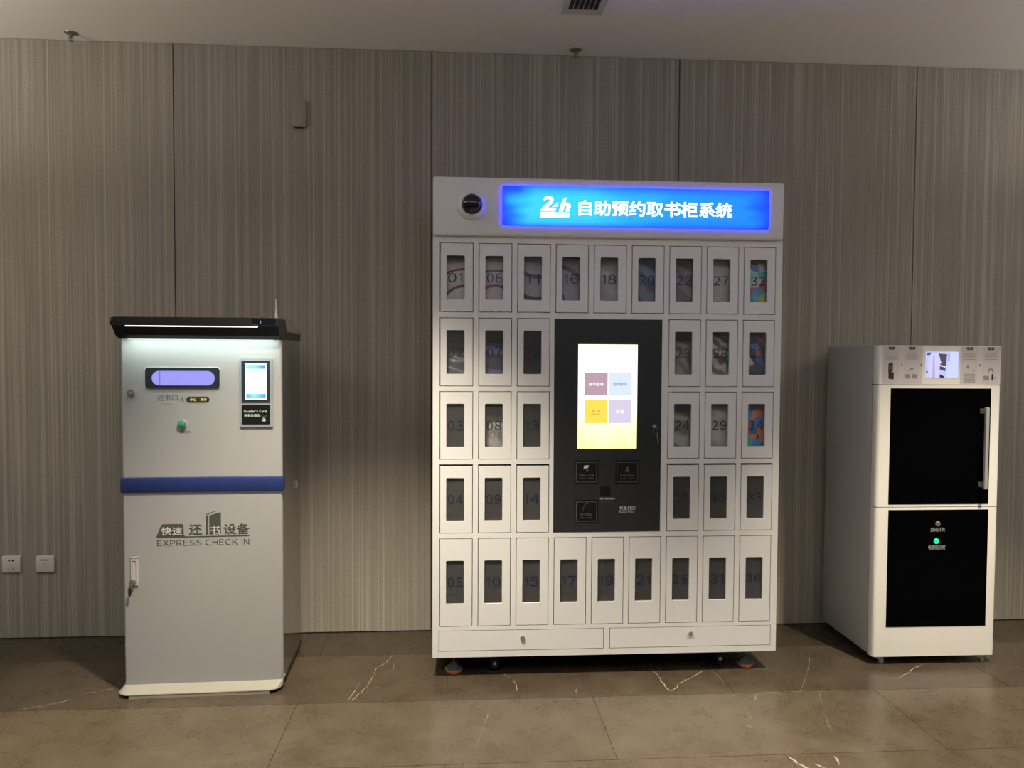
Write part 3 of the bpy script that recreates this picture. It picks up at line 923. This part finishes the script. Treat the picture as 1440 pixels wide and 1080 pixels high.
bag(2, 7, bag_mat('bag_29', (0.30, 0.30, 0.28), (0.40, 0.40, 0.38), 5, 'stripe', 2.9, 3), 'smooth light grey bag behind the window numbered 29', hgt=0.235, seed=17)
bag(2, 8, bag_mat('bag_34', None, [(0.03, 0.16, 0.45), (0.03, 0.34, 0.34), (0.012, 0.015, 0.025), (0.03, 0.20, 0.50), (0.45, 0.15, 0.06), (0.02, 0.12, 0.38), (0.30, 0.50, 0.12), (0.03, 0.18, 0.46)], 24, 'cells', 2.2), 'bright blue, teal and orange bag behind the window numbered 34', hgt=0.24, seed=18, crumple=.007)

# ------------------------------------------------------------------ book return machine
MK = thing('check_in_machine', 'silver book return machine with a black hood and a royal blue band', 'machine', (-1.3120, -0.6538, 0), 0.03595)
MW, MD = 0.611, 0.466
MB().box(0.004, MW - 0.004, 0.012, MD, 0.034, 1.406).build('cabinet_body', BRUSH, MK)
# upper front with openings for the slot
UP = MB().box(0.0, MW, 0.0, 0.030, 0.8605, 1.4060, bev=0.009, seg=3, edges='z').build('upper_front', SATIN, MK, smooth=40)
LO = MB().box(0.0, MW, 0.0, 0.030, 0.0375, 0.8010, bev=0.009, seg=3, edges='z').build('lower_door', SATIN, MK, smooth=40)
MB().box(-0.006, MW + 0.006, -0.007, 0.034, 0.8020, 0.8595, bev=0.003).build('blue_band', BLUE, MK, smooth=40, label='royal blue band')
# slot
BZ = MB().plate(rr(0.0895, 0.3755, 1.2070, 1.2945, 0.014, 5), [], -0.0016, 0.001).build('slot_rim', RIM, UP)
MB().plate(rr(0.0915, 0.3735, 1.2095, 1.2925, 0.013, 5), [rr(0.1161, 0.3550, 1.2221, 1.2789, 0.0283, 8)], -0.0042, -0.001).build('slot_bezel', BEZEL, UP)
MB().plate(rr(0.1161, 0.3550, 1.2221, 1.2789, 0.0283, 8), [], -0.0024, -0.001).build('slot_shutter', emis('lit_violet_shutter', srgb(152, 150, 240), 1.0), UP, label='lit violet slot shutter')
MB().box(0.1458, 0.1476, -0.0030, -0.0023, 1.2228, 1.2782).build('shutter_seam', mat('violet_seam', (0.10, 0.09, 0.35), 0.5), UP)
# printed words
text('slot_text', '还书口', 0.1350, 0.2126, 1.1620, 1.1850, 0.0, GRTXT, UP, bold=0.0)
text('slot_text', 'Check In', 0.1470, 0.2000, 1.1470, 1.1560, 0.0, FAINT, UP)
poly_part('arrow_mark', [[(0.2235, 1.1560), (0.2290, 1.1760), (0.2315, 1.1760), (0.2262, 1.1560)], [(0.2365, 1.1560), (0.2318, 1.1760), (0.2290, 1.1760), (0.2340, 1.1560)]], 0.0, GRTXT, UP)
MB().plate(rr(0.2450, 0.3330, 1.1550, 1.1780, 0.0112, 6), [], -0.0012, 0.001).build('caution_plate', mat('dark_brown_plate', (0.035, 0.028, 0.024), 0.4), UP)
YEL = mat('yellow_print', (0.62, 0.52, 0.16), 0.5, emit=(0.6, 0.5, 0.15), estr=0.25)
text('caution_text', '小心', 0.2590, 0.2830, 1.1600, 1.1730, -0.0012, YEL, UP, bold=0.02)
text('caution_text', '夹手', 0.2990, 0.3230, 1.1600, 1.1730, -0.0012, YEL, UP, bold=0.02)
MB().lathe([(0.0, 0.009), (0.016, 0.009), (0.0165, 0.005), (0.0165, -0.001), (0, -0.001)], (0.2290, 0, 1.0680), axis=(0, -1, 0)).build('button_ring', STEEL, UP, smooth=40)
MB().lathe([(0.0, 0.0135), (0.008, 0.013), (0.0125, 0.011), (0.0130, 0.006), (0, 0.006)], (0.2285, 0, 1.0680), axis=(0, -1, 0)).build('green_button', mat('green_button', (0.02, 0.22, 0.13), 0.3), UP, smooth=50, label='round green push button')
text('button_text', '一键还书', 0.2070, 0.2570, 1.0335, 1.0450, 0.0, GRTXT, UP)
MB().cyl((0.0379, -0.005, 1.1930), (0, 1, 0), 0.0135, 0.012, 24, bev=.002).build('upper_lock', DKSTEEL, UP, smooth=40)
MB().cyl((0.0379, -0.0115, 1.1930), (0, 1, 0), 0.006, 0.002, 16).build('lock_core', STEEL, UP)
# reader module
KF = MB().plate(rr(0.4510, 0.5782, 1.0581, 1.3291, 0.003, 2), [], -0.006, 0.001).build('reader_module', KFRAME, UP, label='pale grey reader module with small lit screen')
MB().plate(rect(0.4578, 0.5663, 1.1545, 1.3207), [], -0.0075, -0.0055).build('screen_bezel', mat('blue_black_bezel', (0.020, 0.028, 0.042), 0.25), UP)
MB().plate(rect(0.4727, 0.5540, 1.1672, 1.3095), [], -0.0085, -0.0070).build('small_screen', emis('white_lit_screen', (0.85, 0.97, 1.0), 1.6), UP, label='small lit white screen')
def hgrad(name, c0, c1):
    m, nt, b, L, N = nodes(name)
    tc = N('ShaderNodeTexCoord'); sep = N('ShaderNodeSeparateXYZ'); L(tc.outputs['Generated'], sep.inputs[0])
    rp = ramp(N, [(0.0, c0), (0.4, (0.25, 0.85, 1.0)), (1.0, c1)])
    L(sep.outputs[0], rp.inputs[0]); L(rp.outputs[0], b.inputs['Emission Color'])
    b.inputs['Emission Strength'].default_value = 1.1
    b.inputs['Base Color'].default_value = (0.02, 0.02, 0.02, 1)
    return m
poly_part('screen_banner', [rect(0.4760, 0.5510, 1.2880, 1.3040)], -0.0085, hgrad('banner_blue', (0.35, 0.75, 0.9), (0.02, 0.22, 0.75)), UP)
poly_part('screen_banner', [rect(0.4760, 0.5510, 1.1715, 1.1890)], -0.0085, hgrad('banner_blue_low', (0.05, 0.40, 0.85), (0.03, 0.30, 0.85)), UP)
poly_part('screen_caption', [rect(0.4830, 0.4930, 1.1985, 1.2005), rect(0.5050, 0.5210, 1.1985, 1.2005), rect(0.5320, 0.5440, 1.1985, 1.2005)], -0.0085, emis('caption_grey', srgb(200, 215, 225), 1.0), UP)
MB().plate(rr(0.4580, 0.5660, 1.0695, 1.1455, 0.002, 2), [], -0.0078, -0.0055).build('card_pad', READER, UP, label='black card reader pad')
spaced_text('reader_text', "Reader's Card", 0.4670, 0.5540, 1.1150, 1.1260, -0.0078, WHTXT, UP, bold=0.015, gap=0.12)
text('reader_text', '读者证感应', 0.4670, 0.5280, 1.0985, 1.1095, -0.0078, WHTXT, UP, bold=0.012)
poly_part('hand_icon', [[(0.5330, 1.0850), (0.5400, 1.0800), (0.5480, 1.0790), (0.5510, 1.0860), (0.5460, 1.0930), (0.5390, 1.0950), (0.5400, 1.0890)]], -0.0078, FAINT, UP)
arc = []
for r0 in (0.011, 0.016):
    MB().tube([(0.5420 + r0 * math.cos(a), -0.0080, 1.0900 + r0 * math.sin(a)) for a in [PI * 0.15 + k * PI * 0.7 / 8 for k in range(9)]], 0.0006, 5).build('wave_icon', OUTLINE, UP)
# logo on the lower door
DKP = mat('dark_grey_print', (0.058, 0.062, 0.058), 0.5)
def LQ(px, pz):     # crop pixels of the emblem -> metres on the door
    return (0.1262 + (px - 92) / (1255 - 92) * (0.4824 - 0.1262), 0.6215 + (500 - pz + (px - 92) * -0.012) / (500 - 155) * (0.7261 - 0.6215) * 1.0)
poly_part('badge_plate', [[LQ(*p) for p in ((92, 500), (96, 482), (150, 340), (168, 326), (415, 322), (430, 334), (432, 470), (450, 486), (1255, 474), (1255, 488), (430, 500), (110, 508))]], 0.0, DKP, LO)
poly_part('book_icon', [[LQ(*p) for p in ((752, 212), (898, 168), (898, 440), (752, 468))], [LQ(*p) for p in ((708, 220), (740, 214), (740, 468), (708, 466))], [LQ(*p) for p in ((702, 200), (822, 152), (826, 158), (722, 206), (722, 212))]], 0.0, DKP, LO)
SILP = mat('silver_print', (0.50, 0.50, 0.49), 0.45)
def tq(s, x0, z0, x1, z1, m, bold, y=0.0):
    a = LQ(x0, z1); b_ = LQ(x1, z0)
    return text('door_text', s, a[0], b_[0], a[1], b_[1], y, m, LO, bold=bold)
tq('快速', 152, 362, 412, 474, SILP, 0.012, -0.0006)
tq('还', 498, 322, 664, 468, DKP, 0.012)
tq('书', 756, 346, 884, 466, SILP, 0.012, -0.0006)
tq('设备', 930, 318, 1258, 462, DKP, 0.008)
spaced_text('door_text', 'EXPRESS CHECK IN', 0.1285, 0.4816, 0.5870, 0.6110, 0.0, DKP, LO, bold=0.0, gap=0.15)
# handle and locks of the lower door
MB().plate(rect(0.0300, 0.0560, 0.4340, 0.5500), [rect(0.0330, 0.0490, 0.4380, 0.5320)], -0.005, 0.001).box(0.0300, 0.0580, -0.007, 0.0, 0.5455, 0.5500).box(0.0345, 0.0475, -0.0025, 0.0, 0.4385, 0.5315, bev=.0008, seg=1).build('door_handle', mat('satin_handle', (0.58, 0.58, 0.57), 0.35, metal=0.3), LO)
hk = MB().cyl((0.0375, -0.008, 0.4470), (0, 1, 0), 0.0115, 0.014, 20, bev=.002).build('handle_lock', DKSTEEL, LO, smooth=40)
KT = thing('key_tag', 'small dark key hanging from the handle lock of the check-in machine', 'key', (-1.3120 + 0.0300, -0.6538 - 0.0145, 0.440))
MB().plate([(-0.003, -0.012), (0.004, -0.012), (0.006, -0.024), (0.003, -0.044), (-0.002, -0.048), (-0.006, -0.040), (-0.006, -0.026)], [], -0.0015, 0.0015).build('key_head', BLACKM, KT)
MB().tube([(0.001, 0, -0.012), (0.002, 0.002, -0.004), (0.003, 0.0015, 0.002)], 0.0012, 6).build('key_shank', DKSTEEL, KT)
# side hook
MB().box(MW - 0.004, MW + 0.004, 0.33, 0.345, 0.755, 0.785, bev=.001).build('side_hook', STEEL, MK)
# hood: roof slab and overhanging front
MB().box(0.0, MW, 0.02, MD, 1.4065, 1.4400, bev=.002, seg=1).build('top_cover', CAPDK, MK)
def rloop(x0, x1, y0, y1, z):
    return [(x0, y0, z), (x1, y0, z), (x1, y1, z), (x0, y1, z)]
HO = MB().loft([rloop(0.0, MW, -0.012, 0.10, 1.4030), rloop(-0.006, MW + 0.001, -0.034, 0.13, 1.4180), rloop(-0.013, MW - 0.002, -0.046, 0.13, 1.4500),
                rloop(-0.013, MW - 0.004, -0.047, 0.13, 1.4560), rloop(-0.012, MW - 0.006, -0.042, 0.13, 1.4850), rloop(-0.010, MW - 0.008, -0.036, 0.12, 1.4880)]).build('hood', HOODM, MK, label='glossy black overhanging hood')
MB().tube([(0.036, -0.0475, 1.4525), (0.30, -0.0475, 1.4525), (0.530, -0.0475, 1.4525)], 0.0018, 8).build('led_line', emis('white_led_line', (1.0, 1.0, 1.0), 2.5), HO, label='thin white light line')
MB().box(0.03, MW - 0.03, -0.011, -0.003, 1.4022, 1.4036).build('led_strip', emis('led_strip_white', (0.86, 1.0, 0.92), 1.5), HO, label='white light strip under the hood')
MB().cyl((-0.020, -0.018, 1.4700), (1, 0, 0), 0.016, 0.014, 20).build('roller_end', BLACKM, HO, smooth=40)
MB().cyl((-0.0115, -0.018, 1.4700), (1, 0, 0), 0.0165, 0.003, 20).build('roller_ring', STEEL, HO, smooth=40)
MB().box(0.508, 0.598, -0.0480, -0.036, 1.4590, 1.4850, bev=.002, seg=1).build('sensor_window', mat('sensor_black', (0.006, 0.008, 0.02), 0.08), HO)
MB().box(0.540, 0.5425, -0.0486, -0.047, 1.4660, 1.4770).build('sensor_mark', FAINT, HO)
# aerial
MB().lathe([(0, 1.4880), (0.0055, 1.4880), (0.0045, 1.515), (0.0030, 1.535), (0.0028, 1.562), (0.002, 1.566), (0, 1.566)], (0.588, 0.02, 0), n=14).build('aerial', mat('pale_aerial', (0.62, 0.60, 0.56), 0.4), MK, smooth=60, label='thin pale aerial')
# plinth
def rrl(x0, x1, y0, y1, z, r, n=6):
    return [(p[0], p[1], z) for p in rr(x0, x1, y0, y1, r, n)]
MB().loft([rrl(-0.002, MW, -0.003, 0.060, 0.0370, 0.010), rrl(-0.003, MW, -0.006, 0.060, 0.0350, 0.012), rrl(-0.018, MW - .001, -0.050, 0.060, 0.0170, 0.050), rrl(-0.018, MW - .001, -0.051, 0.060, 0.0140, 0.050)]).build('plinth', CREAM, MK, smooth=30)
MB().box(0.032, 0.566, -0.0495, -0.044, 0.0002, 0.0150).build('kick_strip', mat('grey_kick_strip', (0.28, 0.26, 0.23), 0.45), MK)
MB().loft([rrl(0.0, MW - 0.01, -0.030, MD - 0.01, 0.0002, 0.045), rrl(0.0, MW - 0.01, -0.030, MD - 0.01, 0.0145, 0.045)]).build('recessed_base', BLACKM, MK)

MB().box(0.003, MW - 0.003, 0.05, MD, 0.0140, 0.0360).build('base_frame', CAPDK, MK)

# crumpled clear plastic on top of the machine
def plastic_sheet():
    t = bmesh.new()
    nx, ny = 26, 16
    g = []
    for j in range(ny + 1):
        row_ = []
        for i in range(nx + 1):
            u, v = i / nx, j / ny
            q = mnoise.noise(Vector((u * 4.3, v * 3.1, 1.7)))
            q2 = mnoise.noise(Vector((u * 12, v * 10, 5.1)))
            x_ = 0.40 + u * 0.225
            env = math.sin(PI * min(1, max(0, u))) ** 0.6 * math.sin(PI * v) ** 0.7
            z_ = 1.443 + env * (0.075 + 0.050 * q + 0.022 * q2)
            row_.append(t.verts.new((x_, 0.15 + v * 0.27 + q2 * 0.012, z_)))
        g.append(row_)
    for j in range(ny):
        for i in range(nx):
            t.faces.new((g[j][i], g[j][i + 1], g[j + 1][i + 1], g[j + 1][i]))
    me = bpy.data.meshes.new('plastic_sheet'); t.to_mesh(me); t.free()
    m = mat('clear_wrap', (0.55, 0.52, 0.48), 0.18, alpha=0.26, var=0.1)
    o = place('plastic_wrap', me, m, None, (-1.3120, -0.6538, 0), smooth=60)
    o.rotation_euler = (0, 0, 0.03595)
    tag(o, 'crumpled clear plastic wrap lying on top of the check-in machine', 'plastic wrap')
plastic_sheet()

# ------------------------------------------------------------------ book steriliser cabinet
FR = thing('book_steriliser', 'white fridge-like book steriliser cabinet with black glass doors', 'cabinet', (1.8052, -0.5397, 0), -0.00697)
FW_, FD_, FT = 0.5560, 0.480, 0.055
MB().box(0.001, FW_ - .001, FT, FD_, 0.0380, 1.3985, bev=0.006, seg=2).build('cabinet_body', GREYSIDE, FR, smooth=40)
def fdoor(name, z0, z1, hole=None):
    o = MB().box(0.0, FW_, 0.0, FT - 0.002, z0, z1, bev=0.016, seg=4, edges='z').build(name, IVORY, FR, smooth=40)
    return o
HP = fdoor('display_header', 1.2295, 1.3985)
UD = fdoor('upper_door', 0.6975, 1.2265)
LD_ = fdoor('lower_door', 0.0380, 0.6945)
MB().box(0.003, FW_ - .003, 0.004, FT, 0.6940, 0.6980).box(0.003, FW_ - .003, 0.004, FT, 1.2260, 1.2300).build('door_gasket', BLACKM, FR)
MB().plate(rect(0.0575, 0.5085, 0.7080, 1.2130), [], -0.0012, 0.001).build('glass_panel', FRBLACK, UD, label='black glass panel')
MB().plate(rect(0.0590, 0.5105, 0.1685, 0.6840), [], -0.0012, 0.001).build('glass_panel', FRBLACK, LD_, label='black glass panel')
hb = MB().box(0.4590, 0.4735, -0.046, -0.032, 0.7800, 1.1320, bev=.0015, seg=1)
hb.box(0.4605, 0.4720, -0.034, -0.001, 0.7850, 0.8050).box(0.4605, 0.4720, -0.034, -0.001, 1.1050, 1.1250)
hb.build('door_handle', mat('brushed_handle', (0.62, 0.62, 0.60), 0.35, metal=0.6), UD, label='square steel bar handle')
# buttons and prints on the lower door
MB().lathe([(0, 0.007), (0.009, 0.007), (0.0115, 0.004), (0.0118, 0.001), (0, 0.001)], (0.2820, 0, 0.6225), axis=(0, -1, 0)).build('power_button', STEEL, LD_, smooth=40, label='round steel button')
MB().lathe([(0, 0.0065), (0.008, 0.006), (0.0115, 0.003), (0.0118, 0.001), (0, 0.001)], (0.2776, 0, 0.5460), axis=(0, -1, 0)).build('indicator_light', emis('green_indicator', (0.005, 1.0, 0.30), 1.3), LD_, smooth=40, label='lit green indicator light')
SWT = mat('steriliser_print', (0.30, 0.30, 0.29), 0.5)
text('door_text', '启动开关', 0.2500, 0.3150, 0.5870, 0.6060, -0.0012, SWT, LD_, bold=0.004)
text('door_text', '电源指示灯', 0.2420, 0.3190, 0.5090, 0.5280, -0.0012, SWT, LD_, bold=0.004)
# display header: posters either side of a lit screen
for (px0, px1) in ((0.0190, 0.1960), (0.3660, 0.5480)):
    MB().plate(rect(px0, px1, 1.2330, 1.3950), [], -0.0006, 0.0005).build('instruction_poster', POSTER, HP, label='pale pink instruction poster')
def lines(x0, x1, zs, m=None, h=0.0022):
    poly_part('poster_print', [rect(x0 + a, x1 - b_, z, z + h) for z, a, b_ in zs], -0.0010, m or mat('poster_grey_print', (0.33, 0.31, 0.32), 0.5), HP)
for i, (cx_, hw) in enumerate(((0.0580, 0.032), (0.1480, 0.034), (0.4070, 0.036), (0.5030, 0.036))):
    MB().plate(rect(cx_ - hw, cx_ + hw, 1.2390, 1.3930), [], -0.0010, -0.0006).build('poster_column', POSTIN, HP)
    MB().plate([(cx_ - .0155, 1.3920), (cx_ - .012, 1.3800), (cx_ + .012, 1.3800), (cx_ + .0155, 1.3920)], [], -0.0014, -0.0010).build('green_tab', GREEN, HP)
    MB().plate(rr(cx_ - .0035, cx_ + .0035, 1.3835, 1.3895, .002, 2), [], -0.0017, -0.0014).build('tab_mark', FAINT, HP)
    zs = [(1.3635, .012, .012), (1.3500, .006, .010), (1.3440, .004, .004), (1.3380, .008, .006)]
    if i:
        zs.append((1.3580, .010, .012))
    lines(cx_ - hw, cx_ + hw, zs)
DKI = mat('poster_dark_picture', (0.03, 0.028, 0.034), 0.5)
GRI = mat('poster_grey_picture', (0.27, 0.25, 0.25), 0.5)
poly_part('poster_picture', [[(0.0440, 1.2830), (0.0440, 1.3180), (0.0530, 1.3240), (0.0600, 1.3240), (0.0640, 1.3180), (0.0640, 1.2860)], [(0.0450, 1.2540), (0.0680, 1.2510), (0.0690, 1.2820), (0.0450, 1.2850)]], -0.0010, DKI, HP)
poly_part('poster_picture', [[(0.0480, 1.2930), (0.0600, 1.2930), (0.0590, 1.3150), (0.0480, 1.3140)]], -0.0016, mat('picture_slate', (0.09, 0.09, 0.10), 0.5), HP)
poly_part('poster_picture', [rect(0.1200, 0.1410, 1.2560, 1.2740), rect(0.1510, 0.1720, 1.2560, 1.2740), [(0.1300, 1.2830), (0.1420, 1.3000), (0.1540, 1.3000), (0.1600, 1.2880), (0.1540, 1.2960), (0.1440, 1.2940)]], -0.0010, GRI, HP)
poly_part('poster_picture', [rect(0.3830, 0.4330, 1.2400 + .0055 * k, 1.2425 + .0055 * k) for k in range(8)], -0.0010, mat('poster_grey_print', (0.33, 0.31, 0.32), 0.5), HP)
poly_part('poster_picture', [[(0.3930, 1.3020), (0.3990, 1.3180), (0.4070, 1.3060), (0.4020, 1.2990)], [(0.4200, 1.2900), (0.4280, 1.2960), (0.4300, 1.2860)]], -0.0010, GRI, HP)
poly_part('poster_picture', [[(0.4880, 1.2820), (0.4980, 1.3060), (0.5010, 1.2960), (0.5080, 1.3060), (0.5180, 1.2840), (0.5120, 1.2830), (0.5060, 1.2950), (0.4980, 1.2870)], rect(0.4720, 0.4960, 1.2480, 1.2680)], -0.0010, GRI, HP)
poly_part('poster_picture', [rr(0.5080, 0.5160, 1.2480, 1.2760, .0035, 3), rr(0.5195, 0.5255, 1.2570, 1.2630, .0028, 3)], -0.0010, DKI, HP)
for ax_ in (0.1030, 0.1900, 0.4540):
    poly_part('arrow_mark', [[(ax_ - .003, 1.3080), (ax_ + .004, 1.3140), (ax_ - .003, 1.3200), (ax_ - .001, 1.3140)]], -0.0006, DKI, HP)
# lit display
e1 = emis('display_pale_blue', srgb(190, 198, 252), 1.0)
DS = MB().plate(rect(0.2101, 0.3567, 1.2586, 1.3718), [], -0.0014, 0.001).build('display_screen', e1, HP, label='lit display showing a person in a white gown')
def DQ(px, pz):
    return (0.2101 + (px - 800) / 250 * 0.1466, 1.3718 - (pz - 132) / 195 * 0.1132)
def dpoly(pts, m, y):
    poly_part('display_picture', [[DQ(*p) for p in pts]], y, m, HP, th=0.0003)
dpoly(((972, 134), (1048, 134), (1046, 325), (960, 325)), emis('display_light', srgb(205, 214, 255), 1.0), -0.0014)
dpoly(((898, 146), (962, 150), (950, 278), (900, 262)), emis('display_shelf_brown', srgb(84, 74, 92), 1.0), -0.0014)
dpoly(((902, 228), (952, 240), (950, 250), (902, 236)), emis('display_white', srgb(225, 228, 255), 1.0), -0.0017)
dpoly(((972, 140), (982, 140), (980, 205), (970, 205)), emis('display_mid_blue', srgb(130, 132, 200), 1.0), -0.0017)
dpoly(((822, 160), (845, 146), (882, 140), (902, 160), (912, 200), (906, 250), (908, 325), (826, 325), (818, 240)), emis('display_gown', srgb(210, 206, 246), 1.0), -0.0020)
dpoly(((855, 165), (865, 165), (872, 325), (850, 325)), emis('display_gown_fold', srgb(176, 172, 226), 1.0), -0.0023)
dpoly(((806, 142), (832, 136), (838, 146), (828, 158), (808, 158)), emis('display_hair', srgb(92, 84, 110), 1.0), -0.0023)
dpoly(((900, 190), (918, 208), (916, 222), (902, 220)), emis('display_hand', srgb(226, 200, 224), 1.0), -0.0023)
dpoly(((804, 268), (818, 285), (804, 296)), emis('display_dark', srgb(34, 32, 70), 1.0), -0.0023)
dpoly(((908, 300), (942, 316), (942, 325), (908, 325)), emis('display_dark', srgb(34, 32, 70), 1.0), -0.0023)
# castor feet
def cfoot(x_, y_):
    MB().loft([rrl(x_ - .024, x_ + .012, y_ - .012, y_ + .020, 0.0385, .006, 3), rrl(x_ - .022, x_ + .014, y_ - .013, y_ + .020, 0.024, .006, 3), rrl(x_ - .004, x_ + .016, y_ - .013, y_ + .012, 0.014, .006, 3), rrl(x_ + .000, x_ + .014, y_ - .011, y_ + .010, 0.0002, .005, 3)]).build('castor_foot', CASTG, FR, smooth=40)
for fx in (0.050, 0.510):
    for fy in (0.030, 0.44):
        cfoot(fx, fy)
